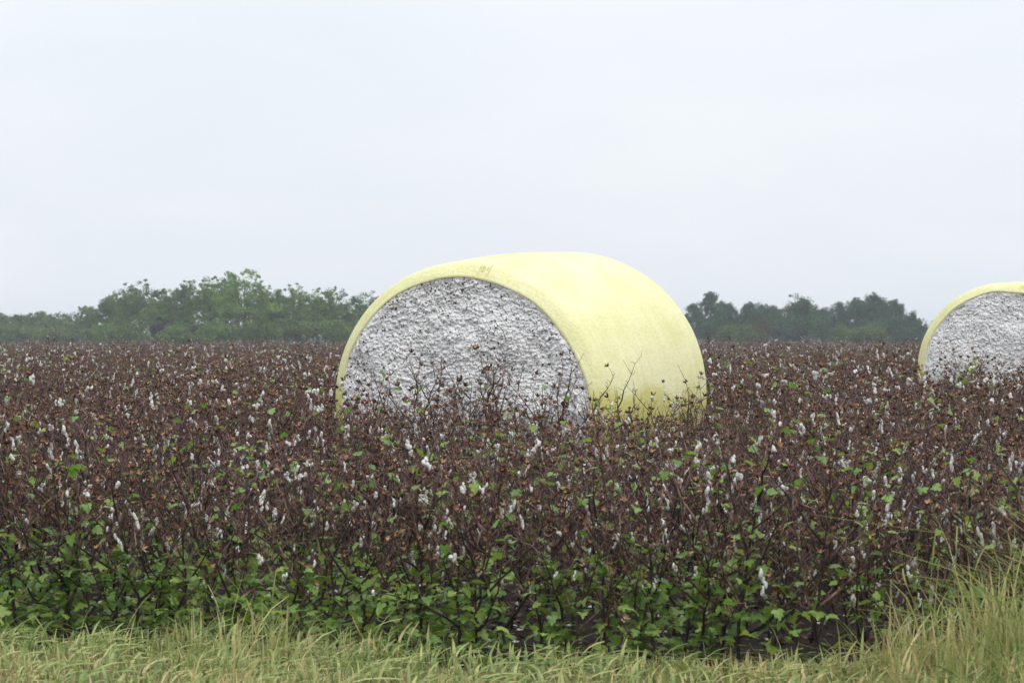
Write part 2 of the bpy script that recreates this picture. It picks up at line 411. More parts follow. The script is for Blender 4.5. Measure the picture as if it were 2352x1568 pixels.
def make_bale(name, loc, yaw, seed, label, rings, segs, nph=220, ntrash=5200):
    root = empty(name, loc, yaw)
    tag(root, label, 'cotton bale', 'round cotton bales')
    st = LIP + [(u, 0.0) for u in np.linspace(0.2, BL - 0.2, 34)] + [(BL - u, d) for u, d in LIP[::-1]]
    U = np.array([a for a, b in st]); D = np.array([b for a, b in st])
    ph = np.arange(nph) / nph * 2 * PI
    V = np.vstack([bale_pt(np.full(nph, u), ph, d, seed) for u, d in zip(U, D)])
    i = np.arange(len(U) - 1)[:, None] * nph; j = np.arange(nph)[None, :]; j2 = (j + 1) % nph
    Q = np.stack([i + j, i + j2, i + nph + j2, i + nph + j], -1).reshape(-1, 4)
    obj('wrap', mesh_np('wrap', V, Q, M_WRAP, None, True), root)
    # the packed ends: lumps of lint with deep crevices between them, laid in coils
    def end(u0, sgn, rings, segs, sd):
        q = (np.arange(rings + 1) / rings) ** 0.8
        a = np.arange(segs) / segs * 2 * PI
        Qr, Aa = np.meshgrid(q, a, indexing='ij'); Qr = Qr.ravel(); Aa = Aa.ravel()
        P = bale_pt(np.full(len(Aa), 0.03 if sgn < 0 else BL - 0.03), Aa, 0.118, seed)
        cz = SIT[seed][0] if sgn < 0 else sum(SIT[seed])
        x = P[:, 0] * Qr; z = cz + (P[:, 2] - cz) * Qr
        r = np.hypot(x, z - cz); th = np.arctan2(z - cz, x)
        wx = 0.05 * vnoise(np.stack([x * 7, z * 7, x * 0], 1), sd); wz = 0.05 * vnoise(np.stack([x * 7, z * 7, x * 0 + 4], 1), sd)
        d1 = 0.55 - cells((x + wx) / 0.046, (z + wz) / 0.040, sd)
        d2 = 0.5 - cells((x + wz) / 0.021, (z + wx) / 0.020, sd + 3)
        coil = vnoise(np.stack([np.cos(th) * 3.2, np.sin(th) * 3.2, r * 11], 1), sd + 2)
        big = fbm(np.stack([x * 3.2, z * 3.2, x * 0], 1), 3, sd + 8)
        h = 0.018 * d1 + 0.016 * d2 + 0.010 * coil + 0.026 * big + 0.035 * (1 - Qr ** 2)
        h = h * np.clip((1 - Qr) / 0.03, 0.15, 1)
        y = u0 + sgn * h
        V = np.stack([x, y, z], 1)
        i = np.arange(rings)[:, None] * segs; j = np.arange(segs)[None, :]; j2 = (j + 1) % segs
        F = np.stack([i + j, i + segs + j, i + segs + j2, i + j2], -1).reshape(-1, 4)
        if sgn > 0: F = F[:, ::-1]
        return V, F
    V, F = end(0.012, -1, rings, segs, seed)
    obj('cotton_face', mesh_np('cotton_face', V, F, M_BALE_LINT, None, True), root)
    V2, F2 = end(BL - 0.055, 1, 24, 90, seed + 50)
    obj('cotton_face', mesh_np('cotton_face', V2, F2, M_BALE_LINT, None, True), root)
    # bits of dry leaf and bur caught in the lint
    rg = np.random.default_rng(seed + 1)
    w = np.ones(len(V)) * (0.35 + np.hypot(V[:, 0], V[:, 2] - 1.02) ** 2) * (0.6 + 0.8 * (vnoise(V * 5.0, seed + 4) > 0.1))
    pick = rg.choice(len(V), ntrash, p=w / w.sum())
    g = Geo()
    C = V[pick] + np.array([0, -0.004, 0])
    S = rg.uniform(0.0025, 0.0075, ntrash) * (1 + 0.9 * (rg.random(ntrash) < 0.12))
    ang = rg.uniform(0, 2 * PI, ntrash); el = rg.uniform(0.35, 1.0, ntrash)
    ax = np.stack([np.cos(ang), rg.uniform(-.6, .6, ntrash), np.sin(ang)], 1); bx = np.stack([-np.sin(ang), rg.uniform(-.6, .6, ntrash), np.cos(ang)], 1)
    V4 = np.stack([C + ax * S[:, None], C + bx * (S * el)[:, None] + [0, -0.003, 0], C - ax * S[:, None], C - bx * (S * el)[:, None]], 1).reshape(-1, 3)
    k = np.arange(ntrash)[:, None] * 4
    T = np.vstack([k + np.array([[0, 1, 2]]), k + np.array([[0, 2, 3]])])
    g.add(V4, T=T)
    o = obj('leaf_trash', g.mesh('leaf_trash', M_TRASH), root); tag(o, kind='stuff')
    # loose tufts pulled out of the packed lint
    nt_ = ntrash // 2; pk = rg.choice(len(V), nt_); g = Geo()
    for q in range(nt_):
        sz = rg.uniform(0.006, 0.017); I = ICO1[0] * (1 + 0.55 * vnoise(ICO1[0] * 2.3 + q * 1.7, 4)[:, None])
        if np.hypot(V[pk[q], 0], V[pk[q], 2] - 1.02) > 0.98: continue
        g.add(I * [sz * rg.uniform(.7, 1.8), sz * 0.7, sz * rg.uniform(.6, 1.3)] + V[pk[q]] + [0, -0.002, 0], T=ICO1[1])
    tag(obj('lint_tuft', g.mesh('lint_tuft', M_BALE_LINT, True), root), kind='stuff')
    # printed marks on the film
    def patch(g, u0, u1, p0, p1, nu=3, npz=3, off=0.003):
        uu, pp = np.meshgrid(np.linspace(u0, u1, nu + 1), np.linspace(p0, p1, npz + 1), indexing='ij')
        uu = uu.ravel(); pp = pp.ravel()
        Vp = bale_pt(uu, pp, lip_du(uu), seed, off)
        i = np.arange(nu)[:, None] * (npz + 1) + np.arange(npz)[None, :]
        g.add(Vp, Q=np.stack([i, i + npz + 1, i + npz + 2, i + 1], -1).reshape(-1, 4))
    g = Geo()
    P0 = rad(82.2)
    patch(g, 0.018, 0.125, P0 + 0.036, P0 + 0.040, 8, 1)
    patch(g, 0.018, 0.125, P0 - 0.042, P0 - 0.038, 8, 1)
    for q in range(14):                                     # the ring of the stamp
        a0, a1 = q / 14 * 2 * PI, (q + 0.85) / 14 * 2 * PI
        for (ra, rb) in ((0.014, 0.018),):
            uu = np.array([0.055 + ra * math.cos(a0), 0.055 + rb * math.cos(a0), 0.055 + rb * math.cos(a1), 0.055 + ra * math.cos(a1)])
            pp = P0 + 0.012 + np.array([ra * math.sin(a0), rb * math.sin(a0), rb * math.sin(a1), ra * math.sin(a1)]) / 1.1
            g.add(bale_pt(uu, pp, lip_du(uu), seed, 0.003), Q=[[0, 1, 2, 3]])
    patch(g, 0.045, 0.068, P0 + 0.009, P0 + 0.014, 3, 1)
    patch(g, 0.048, 0.080, P0 - 0.025, P0 - 0.020, 3, 1)    # the exclamation stroke and its dot
    patch(g, 0.030, 0.038, P0 - 0.025, P0 - 0.020, 2, 1)
    obj('printed_stamp', g.mesh('printed_stamp', M_PRINT), root)['label'] = 'small green printed stamp between two strokes'
    g = Geo(); rg2 = random.Random(seed + 3)
    u = 0.34
    while u < 1.75:                                         # the worn line of print running along the roll
        n = rg2.choice([1, 2, 2, 3])
        p = rad(88.3) + rg2.uniform(-0.004, 0.004)
        for q in range(n):
            ln = rg2.uniform(0.012, 0.045)
            patch(g, u, u + 0.010, p, p + ln, 1, 2); p += ln + 0.012
        u += rg2.uniform(0.022, 0.05) if rg2.random() > 0.12 else 0.11
    tag(obj('printed_line', g.mesh('printed_line', M_PRINT_FAINT), root), 'faded line of print along the top of the film', kind='stuff')
    return root

bale1 = make_bale('cotton_bale', ((1068 - 1176) / FPX * 20.0, 20.0, 0.0), rad(-27), 5,
                  'large yellow wrapped round cotton bale in the middle of the field', 150, 760)
bale2 = make_bale('cotton_bale', ((2324 - 1176) / FPX * 32.0, 32.0, 0.0), rad(-25), 23,
                  'farther yellow wrapped round cotton bale cut off by the right edge', 90, 480, 160, 3800)
BALES = [((1068 - 1176) / FPX * 20.0, 20.0, rad(-27)), ((2324 - 1176) / FPX * 32.0, 32.0, rad(-25))]
def in_bale(x, y, pad=0.12):
    r = np.zeros(np.shape(x), bool)
    for bx, by, yaw in BALES:
        dx, dy = x - bx, y - by
        lx = dx * math.cos(-yaw) - dy * math.sin(-yaw); ly = dx * math.sin(-yaw) + dy * math.cos(-yaw)
        r = r | ((np.abs(lx) < 1.15 + pad) & (ly > -pad) & (ly < BL + pad))
    return r

# ------------------------------------------------------------------ parts of a cotton plant
def stem_variant(rg):
    n = 9
    t = np.linspace(0, 1, n)
    b = rg.normal(0, 0.06, 2); zz = rg.normal(0, 0.010, (n, 2)); zz[0] = 0
    P = np.stack([b[0] * t ** 2 + zz[:, 0], b[1] * t ** 2 + zz[:, 1], t], 1)
    g = Geo(); g.tube(P, 0.0085 * (1 - t) ** 0.8 + 0.0016, 5, m=6)
    return g, P
def branch_variant(rg, long=False):
    """runs along +X from the origin, about one unit long; returns its geometry and fruit nodes"""
    n = int(rg.integers(5, 8)); g = Geo()
    P = [np.zeros(3)]; d = np.array([1.0, 0, 0]); az = 1
    up = rg.uniform(0.0, 0.10)
    for k in range(n):
        d = d + np.array([0, az * rg.uniform(0.10, 0.30), rg.normal(up, 0.13)]); d /= np.linalg.norm(d)
        az = -az
        P.append(P[-1] + d * (1.0 / n) * rg.uniform(0.8, 1.2))
    P = np.array(P); t = np.linspace(0, 1, len(P))
    g.tube(P, (0.012 * (1 - t) + 0.0036), 4, m=6 if rg.random() < 0.55 else 0)
    nodes = []; s = rg.choice([-1, 1])
    for k in range(1, len(P)):
        s = -s
        dd = P[k] - P[k - 1]; dd /= np.linalg.norm(dd)
        out = np.array([dd[0] * 0.5, s * rg.uniform(0.5, 1.0), rg.uniform(0.1, 0.9)]); out /= np.linalg.norm(out)
        ln = rg.uniform(0.07, 0.16)
        mid = P[k] + out * ln * 0.5 + rg.normal(0, 0.012, 3)
        tip = P[k] + out * ln + np.array([0, 0, rg.uniform(-0.03, 0.03)])
        g.tube([P[k], mid, tip], [0.0052, 0.0042, 0.0036], 3)
        nodes.append((tip, out))
        if rg.random() < 0.75:                              # a side twig with its own fork
            o2 = np.array([dd[0] * 0.7, -s * rg.uniform(0.5, 1.0), rg.uniform(0.2, 0.8)]); o2 /= np.linalg.norm(o2)
            l2 = rg.uniform(0.18, 0.36)
            q = [P[k], P[k] + o2 * l2 * 0.5 + rg.normal(0, 0.02, 3), P[k] + o2 * l2 + rg.normal(0, 0.02, 3)]
            g.tube(q, [0.0056, 0.0042, 0.0030], 3); nodes.append((q[2], o2))
    nodes.append((P[-1], (P[-1] - P[-2]) / np.linalg.norm(P[-1] - P[-2])))
    return g, nodes
def bur_variant(rg, closed=False):
    """an emptied boll: pointed woody valves spread open, tan inside; axis +Z"""
    g = Geo(); n = int(rg.integers(4, 6)); op = rg.uniform(0.35, 1.05) if not closed else 0.12
    for k in range(n):
        az = k / n * 2 * PI + rg.normal(0, 0.12); o = op * rg.uniform(0.8, 1.2)
        L = 0.033 * rg.uniform(0.85, 1.15); W = 0.0070 * rg.uniform(0.85, 1.2)
        rows = [(0.0, 0.45), (0.33, 1.0), (0.68, 0.85), (1.0, 0.08)]
        Vo, Vi = [], []
        r, z, an = 0.004, 0.0, o * 0.5 + 0.25
        ps = []
        for q, (t, w) in enumerate(rows):
            ps.append((r, z)); an2 = an + (o - 0.2) * t * 0.6
            r += math.sin(an2) * L / 3; z += math.cos(an2) * L / 3
        for (r_, z_), (t, w) in zip(ps, rows):
            for sx in (-1, 0, 1):
                y = sx * W * w; bow = (1 - abs(sx)) * 0.005 * w
                Vo.append((r_ + bow, y, z_ - bow * 0.5)); Vi.append((r_ + bow - 0.0022, y * 0.9, z_ + 0.0018))
        Vv = np.array(Vo + Vi); c, s_ = math.cos(az), math.sin(az)
        Vv = np.stack([Vv[:, 0] * c - Vv[:, 1] * s_, Vv[:, 0] * s_ + Vv[:, 1] * c, Vv[:, 2]], 1)
        Q = []; mi = []
        for a in range(3):
            for b in range(2):
                i = a * 3 + b
                Q.append([i, i + 3, i + 4, i + 1]); mi.append(1)
                i += 12
                Q.append([i, i + 1, i + 4, i + 3]); mi.append(2)
        g.add(Vv, Q=Q, m=mi)
    return g
def lint_variant(rg, kind):
    """a lock of seed cotton; hangs down -Z from the origin"""
    g = Geo(); n = {0: 3, 1: 4, 2: 6}[kind]; z = 0.0
    for k in range(n):
        V = ICO2[0] * (1 + 0.55 * vnoise(ICO2[0] * 2.6 + rg.uniform(0, 50), 3)[:, None])
        w = rg.uniform(0.0055, 0.0105) * (1.25 if kind == 0 else 1.0)
        h = rg.uniform(0.008, 0.018) * (1.0 if kind == 0 else 1.25)
        c = np.array([rg.normal(0, 0.0055), rg.normal(0, 0.0055), z - h * 0.6])
        g.add(V * [w, w * 0.9, h] + c, T=ICO2[1], m=3)
        z -= h * (1.0 if kind else 0.55)
    return g
def leaf_variant(rg, m):
    """a lobed leaf on its stalk; the stalk leaves the origin along +X, blade about 1 long"""
    g = Geo()
    out = [(0.02, 0.0), (-0.14, 0.22), (-0.06, 0.46), (0.22, 0.60), (0.30, 0.38), (0.62, 0.44), (0.66, 0.27), (1.0, 0.0)]
    lobes = [(x, y * rg.uniform(0.85, 1.15)) for x, y in out]
    pts = [(x, y) for x, y in lobes] + [(x, -y * rg.uniform(0.9, 1.1)) for x, y in lobes[-2:0:-1]]
    ctr = [(0.12, 0), (0.45, 0.0), (0.75, 0.0)]
    fold = rg.uniform(0.1, 0.5); droop = rg.uniform(0.15, 0.7)
    def z(x, y): return fold * abs(y) - droop * x * abs(x) * 0.5 - 0.35 * abs(y) ** 2 * 1.5 + rg.normal(0, 0.025)
    V = [(x, y, z(x, y)) for x, y in ctr] + [(x, y, z(x, y)) for x, y in pts]
    n = len(pts); o = 3
    T = []
    def nearest(i):
        x = pts[i % n][0]; return 0 if x < 0.28 else (1 if x < 0.62 else 2)
    for i in range(n):
        a, b = i, (i + 1) % n
        ca, cb = nearest(a), nearest(b)
        T.append([ca, o + a, o + b])
        if ca != cb: T.append([ca, o + b, cb])
    st = 0.75
    V = np.array(V) + [st, 0, 0.10]
    g.add(V, T=T, m=m)
    g.tube([[0, 0, 0], [st * 0.5, 0, 0.10], [st + 0.1, 0, 0.10]], [0.022, 0.018, 0.014], 3, m=m)
    return g

_r = np.random.default_rng(3)
STEMS = [stem_variant(_r) for _ in range(9)]
BRANCH = [branch_variant(_r) for _ in range(16)]
BURS = [bur_variant(_r, k > 7) for k in range(10)]
LINTS = [lint_variant(_r, [0, 0, 0, 0, 1, 1, 1, 2][k]) for k in range(8)]
LEAVES = [leaf_variant(_r, 4) for _ in range(6)] + [leaf_variant(_r, 5) for _ in range(4)]
ME = {'stem': [g.mesh('stem', PLANT_MATS, True) for g, _ in STEMS],
      'branch': [g.mesh('branch', PLANT_MATS, True) for g, _ in BRANCH],
      'bur': [g.mesh('bur', PLANT_MATS, True) for g in BURS],
      'cotton_lock': [g.mesh('cotton_lock', PLANT_MATS, True) for g in LINTS],
      'leaf': [g.mesh('leaf', PLANT_MATS) for g in LEAVES]}
GEO = {'stem': [g for g, _ in STEMS], 'branch': [g for g, _ in BRANCH], 'bur': BURS, 'cotton_lock': LINTS, 'leaf': LEAVES}

def plant_recipe(rg, h, leafy=6, lint=3, burs=14, bare=False, tops=0):
    """-> list of (kind, index, matrix, children); a child's matrix is local to its branch"""
    items = []
    si = int(rg.integers(len(STEMS))); P = STEMS[si][1]
    rz0 = rg.uniform(0, 2 * PI); Mst = Matrix.Rotation(rz0, 4, 'Z') @ Matrix.Diagonal((h, h, h, 1)).to_4x4()
    items.append(('stem', si, Mst, []))
    nb = int(rg.integers(9, 13)) if not bare else int(rg.integers(4, 7))
    slots = []
    az = rg.uniform(0, 2 * PI)
    for k in range(nb):
        t = 0.14 + 0.80 * (k + rg.uniform(0.2, 0.8)) / nb
        if bare: t = 0.3 + 0.65 * (k + 0.5) / nb
        az += 2.4 + rg.normal(0, 0.4)
        i = t * (len(P) - 1); a = int(i); f = i - a
        p = P[a] * (1 - f) + P[min(a + 1, len(P) - 1)] * f
        p = (Mst @ Vector(p))
        ln = (0.60 - 0.36 * t) * rg.uniform(0.75, 1.25) * (h / 0.9)
        el = rad(rg.uniform(28, 68)) * (1.0 if t > 0.4 else 0.9)
        if p.z + ln * math.sin(el) > h * 1.08: ln = max(0.12, (h * 1.08 - p.z) / math.sin(el))
        R = Matrix.Rotation(az, 4, 'Z') @ Matrix.Rotation(-el, 4, 'Y') @ Matrix.Rotation(rg.uniform(-0.6, 0.6), 4, 'X')
        bi = int(rg.integers(len(BRANCH)))
        M = Matrix.Translation(p) @ R @ Matrix.Diagonal((ln, ln, ln, 1)).to_4x4()
        it = ('branch', bi, M, []); items.append(it)
        for q, (np_, nd) in enumerate(BRANCH[bi][1]):
            wz = (M @ Vector(np_)).z
            slots.append((it, ln, R, np_, nd, wz))
    rg.shuffle(slots)
    nbur = nlint = nleaf = 0
    for (it, ln, R, p, d, wz) in slots:
        S = Matrix.Diagonal((1 / ln, 1 / ln, 1 / ln, 1)).to_4x4()
        Ri = R.to_3x3().inverted().to_4x4()
        T = Matrix.Translation(Vector(p))
        low = wz / h
        if nlint < lint and rg.random() < 0.55:
            s = 0.42 + 0.80 * rg.random() ** 1.6
            it[3].append(('cotton_lock', int(rg.integers(len(LINTS))), T @ S @ Ri @ Matrix.Rotation(rg.uniform(0, 6.28), 4, 'Z') @ Matrix.Rotation(rg.normal(0, .22), 4, 'X') @ Matrix.Scale(s, 4), []))
            nlint += 1
            if rg.random() < 0.6: continue
        if nleaf < leafy and rg.random() < (0.75 if low < 0.5 else 0.07):
            s = rg.uniform(0.028, 0.058)
            it[3].append(('leaf', int(rg.integers(6)) if rg.random() < 0.72 else 6 + int(rg.integers(4)),
                          T @ S @ Ri @ Matrix.Rotation(rg.uniform(0, 6.28), 4, 'Z') @ Matrix.Rotation(rg.normal(0.25, .45), 4, 'Y') @ Matrix.Rotation(rg.normal(0, .35), 4, 'X') @ Matrix.Scale(s, 4), []))
            nleaf += 1; continue
        if nbur < burs and rg.random() < 0.85:
            q = Vector(d).to_track_quat('Z', 'Y').to_matrix().to_4x4()
            s = rg.uniform(0.62, 0.98)
            it[3].append(('bur', int(rg.integers(len(BURS))), T @ S @ q @ Matrix.Rotation(rg.normal(0, .5), 4, 'X') @ Matrix.Rotation(rg.normal(0, .5), 4, 'Y') @ Matrix.Scale(s, 4), []))
            nbur += 1
    # leaves left on the lower stalk, and fresh regrowth near the tip
    for k in range(max(0, leafy - nleaf) + tops):
        top = k < tops
        t = rg.uniform(0.82, 0.99) if top else 0.02 + 0.60 * rg.random()
        i = t * (len(P) - 1); a = int(i); f = i - a
        p = Mst @ Vector(P[a] * (1 - f) + P[min(a + 1, len(P) - 1)] * f)
        s = rg.uniform(0.03, 0.055) if top else rg.uniform(0.032, 0.070)
        items.append(('leaf', 6 + int(rg.integers(4)) if (top or rg.random() < 0.48) else int(rg.integers(6)),
                      Matrix.Translation(p) @ Matrix.Rotation(rg.uniform(0, 6.28), 4, 'Z') @ Matrix.Rotation(rg.normal(-0.15 if not top else -0.3, .45), 4, 'Y') @ Matrix.Rotation(rg.normal(0, .4), 4, 'X') @ Matrix.Scale(s, 4), []))
    return items

def build_plant(name, loc, rz, tilt, recipe):
    root = empty(name, loc)
    root.rotation_euler = (tilt[0], tilt[1], rz)
    for kind, i, M, ch in recipe:
        o = obj(kind, ME[kind][i], root, M)
        for k2, i2, M2, _ in ch:
            obj(k2, ME[k2][i2], o, M2)
    return root

def join_recipe(name, recipe):
    g = Geo()
    def put(kind, i, M):
        s = GEO[kind][i]; A = np.array(M)
        off = 0
        V = np.vstack(s.V) @ A[:3, :3].T + A[:3, 3]
        n0 = g.n
        g.V.append(V); g.n += len(V)
        for T, m in zip(s.T, s.tm): g.T.append(T + n0); g.tm.append(m)
        for Q, m in zip(s.Q, s.qm): g.Q.append(Q + n0); g.qm.append(m)
    for kind, i, M, ch in recipe:
        put(kind, i, M)
        for k2, i2, M2, _ in ch: put(k2, i2, M @ M2)
    return g.mesh(name, PLANT_MATS, True)

# ------------------------------------------------------------------ where the plants stand
def row_points(rg):
    pts = []
    k = 0
    while True:
        s = k * 0.97
        ymid = 12.14 + s / N[1]
        if ymid > 36: break
        half = (1176 / FPX) * ymid * 1.28 + 2.0
        x = -half / E[0]
        while x < half / E[0]:
            p = FRONT + N * (s + rg.normal(0, 0.05)) + E * (x + rg.normal(0, 0.03))
            pts.append((p[0], p[1], k)); x += rg.uniform(0.085, 0.155)
        k += 1
    return pts
rg = np.random.default_rng(21)
PTS = np.array(row_points(rg))
PTS = PTS[~in_bale(PTS[:, 0], PTS[:, 1])]
inview = np.abs(PTS[:, 0]) < (1176 - 12) / FPX * PTS[:, 1]
# hidden behind the bale: leave to the mass
order = np.where(inview)[0]
order = order[np.argsort(PTS[order, 1])]
# the special tall plants in front of the bales: (view x, top height, distance, label)
SPECIAL = [
    (872, 1.10, 18.6, 'thin bare cotton stalk before the left part of the cotton face', 0),
    (935, 1.30, 19.0, 'tall stalk with fresh green tip leaves before the pale cotton face', 3),
    (1000, 1.20, 18.9, 'slim cotton stalk with few burs left of the bale face middle', 0),
    (1082, 1.20, 18.8, 'upright cotton stalk before the middle of the pale cotton face', 0),
    (1165, 1.32, 18.7, 'tallest dead cotton stalk standing before the pale cotton face', 0),
    (1225, 1.16, 18.6, 'forked cotton stalk between the tallest stalk and the dark burred one', 0),
    (1285, 1.27, 18.5, 'tall dark stalk near the right rim of the cotton face', 0),
    (1358, 1.16, 18.3, 'bare stalk where the cotton face meets the yellow wrap', 0),
    (1398, 1.08, 18.2, 'second bare stalk standing before the yellow wrap, left of its middle', 0),
    (1440, 1.17, 18.3, 'tallest bare twiggy stalk before the yellow wrap', 0),
    (1512, 1.10, 18.4, 'forked bare stalk with burs before the middle of the yellow wrap', 0),
    (1604, 1.06, 18.4, 'bare stalk with drooping tips at the right edge of the wrap', 0),
    (2225, 1.28, 24.0, 'stalk with a cluster of large green leaves before the farther bale', 5),
]
N_IND = 286
ind = order[:N_IND]
rest = np.setdiff1d(np.arange(len(PTS)), ind)

ORD = ['leftmost', 'second', 'third', 'fourth', 'fifth', 'sixth', 'seventh', 'eighth', 'ninth', 'tenth', 'eleventh', 'twelfth', 'thirteenth',
       'fourteenth', 'fifteenth', 'sixteenth', 'seventeenth', 'eighteenth', 'nineteenth', 'twentieth', 'twenty-first', 'twenty-second', 'twenty-third', 'twenty-fourth', 'twenty-fifth']
# landmarks above each stretch of a row, by view x
ZX = [(-999, 240, 'under the hazy trees'), (240, 500, "under the wood's left end"), (500, 770, 'left of the bale'),
      (770, 1075, "under the face's left"), (1075, 1355, "under the face's right"), (1355, 1620, 'under the yellow wrap'),
      (1620, 1890, 'right of the bale'), (1890, 2110, "under the last pines"), (2110, 9999, 'under the farther bale')]
front = sorted([i for i in ind if PTS[i][2] == 0], key=lambda i: PTS[i][0])
RANK = {}
for q, i in enumerate(front):
    RANK[i] = (ORD[q] + (' from the left' if q else '')) if q <= len(front) // 2 else ('rightmost' if q == len(front) - 1 else ORD[len(front) - 1 - q] + ' from the right')
ROWNAME = ['front row', 'second row', 'third row', 'fourth row', 'fifth row', 'sixth row', 'bale-side rows']
BYLAB = {}
for i in ind:
    x, y, k = PTS[i]; k = int(k)
    h = float(np.clip(rg.normal(0.84, 0.10), 0.60, 1.08))
    vx = x / y * FPX + 1176
    if y > 16.3 and abs(x + 0.1) < 1.7: h = h - 0.05
    zone = [n for a, b, n in ZX if a <= vx < b][0]
    leafy = int(rg.integers(40, 64)) if k == 0 else (int(rg.integers(18, 34)) if k == 1 else (int(rg.integers(12, 22)) if k == 2 else int(rg.integers(6, 12))))
    leafy = int(leafy * (1.15 - 0.07 * (x + 1)) * (0.75 + 0.5 * vnoise(np.array([[x * 1.3, y * 1.3, 0.0]]), 6)[0]))
    nl = int(rg.choice([0, 3, 4, 5, 6, 7, 8])); tops = int(rg.integers(2, 5)) if rg.random() < 0.13 else 0
    rec = plant_recipe(rg, h, leafy, nl, int(rg.integers(13, 20)), False, tops)
    p = build_plant('cotton_plant', (x, y, 0.02), rg.uniform(0, 6.28), (rg.normal(0, 0.10), rg.normal(0, 0.10)), rec)
    look = ('with green tip leaves' if tops else 'with many white locks' if nl >= 7 else 'standing tall' if h > 0.97
            else 'short and low' if h < 0.77 else 'without white lint' if nl == 0 else 'with brown burs')
    if k == 0: lab = 'brown cotton plant leafy at its foot, ' + RANK[i] + ' in the front row'
    else: lab = 'cotton plant ' + look + ', ' + ROWNAME[min(k, 6)] + ', ' + zone
    tag(p, lab, 'cotton plant', 'cotton plants of the ' + ROWNAME[min(k, 6)])
    BYLAB.setdefault(lab, []).append((vx, p))
for lab, lst in BYLAB.items():
    if len(lst) > 1:
        lst.sort(key=lambda t: t[0])
        for q, (_, p) in enumerate(lst):
            p['label'] = lab + ', ' + ('rightmost of these' if q == len(lst) - 1 else ORD[q] + (' from left' if q else ' of these'))
for sx, top, d, lab, tops in SPECIAL:
    X, _ = px(sx, 0, d)
    rec = plant_recipe(rg, top, 1, 1, 5, True, tops)
    if tops == 5:
        rec = [(k_, i_, (M_ @ Matrix.Scale(2.0, 4)) if k_ == 'leaf' else M_, c_) for k_, i_, M_, c_ in rec]
    p = build_plant('cotton_plant', (X, d, 0.03), rg.uniform(0, 6.28), (rg.normal(0, 0.05), rg.normal(0, 0.06)), rec)
    tag(p, lab, 'cotton plant', 'tall cotton stalks before the bales')

# the rest of the crop: one mass of plants, beyond counting
def crop_mass():
    pr = np.random.default_rng(77)
    src = bpy.data.collections.new('crop_sources')
    for k in range(14):
        leafy = [16, 5, 4, 4, 3, 3, 5, 3, 6, 3, 3, 4, 3, 7][k]
        rec = plant_recipe(pr, float(pr.uniform(0.84, 0.98)), leafy, int(pr.integers(2, 6)), 18, False, 3 if k in (3, 9) else 0)
        o = bpy.data.objects.new('crop_plant', join_recipe('crop_plant', rec)); src.objects.link(o)
    near = PTS[rest][:, :2]
    far = []
    for y0, y1, dens in ((36, 60, 6.0), (60, 100, 3.2), (100, 150, 2.3)):
        area = 0; ym = (y0 + y1) / 2; half = lambda y: (1176 / FPX) * y * 1.25 + 1.5
        n = int(dens * (y1 - y0) * 2 * half(ym))
        y = pr.uniform(y0, y1, n); x = pr.uniform(-1, 1, n) * half(y1)
        keep = np.abs(x) < half(y)
        far.append(np.stack([x, y], 1)[keep])
    A = np.vstack([near] + far); A = A[~in_bale(A[:, 0], A[:, 1])]
    me = bpy.data.meshes.new('cotton_crop'); n = len(A)
    me.vertices.add(n); me.vertices.foreach_set('co', np.stack([A[:, 0], A[:, 1], np.full(n, 0.02)], 1).astype(np.float32).ravel())
    sc = np.clip(pr.normal(1.0, 0.10, n), 0.7, 1.3) * (1 + 0.22 * (pr.random(n) < 0.03)) * np.where(A[:, 1] > 60, 0.92, 1.0)
    rot = np.stack([pr.normal(0, 0.11, n), pr.normal(0, 0.11, n), pr.uniform(0, 6.28, n)], 1).astype(np.float32)
    a = me.attributes.new('psize', 'FLOAT', 'POINT'); a.data.foreach_set('value', sc.astype(np.float32))
    a = me.attributes.new('prot', 'FLOAT_VECTOR', 'POINT'); a.data.foreach_set('vector', rot.ravel())
    a = me.attributes.new('pidx', 'INT', 'POINT'); a.data.foreach_set('value', pr.integers(0, 14, n).astype(np.int32))
    me.update()
    o = obj('cotton_crop', me)
    ng = bpy.data.node_groups.new('crop_scatter', 'GeometryNodeTree')
    ng.interface.new_socket('Geometry', in_out='INPUT', socket_type='NodeSocketGeometry')
    ng.interface.new_socket('Geometry', in_out='OUTPUT', socket_type='NodeSocketGeometry')
    gi = ng.nodes.new('NodeGroupInput'); go = ng.nodes.new('NodeGroupOutput')
    ci = ng.nodes.new('GeometryNodeCollectionInfo'); ci.inputs['Collection'].default_value = src
    ci.inputs['Separate Children'].default_value = True; ci.inputs['Reset Children'].default_value = True
    ip = ng.nodes.new('GeometryNodeInstanceOnPoints'); ip.inputs['Pick Instance'].default_value = True
    def att(nm, dt):
        a = ng.nodes.new('GeometryNodeInputNamedAttribute'); a.data_type = dt; a.inputs['Name'].default_value = nm
        return [s for s in a.outputs if s.enabled and s.name == 'Attribute'][0]
    ng.links.new(gi.outputs[0], ip.inputs['Points'])
    ng.links.new(ci.outputs[0], ip.inputs['Instance'])
    ng.links.new(att('pidx', 'INT'), ip.inputs['Instance Index'])
    ng.links.new(att('psize', 'FLOAT'), ip.inputs['Scale'])
    e2r = ng.nodes.new('FunctionNodeEulerToRotation')
    ng.links.new(att('prot', 'FLOAT_VECTOR'), e2r.inputs[0]); ng.links.new(e2r.outputs[0], ip.inputs['Rotation'])
    ng.links.new(ip.outputs[0], go.inputs[0])
    md = o.modifiers.new('scatter', 'NODES'); md.node_group = ng
    tag(o, 'brown stripped cotton crop stretching back to the far trees', 'cotton crop', kind='stuff')
crop_mass()

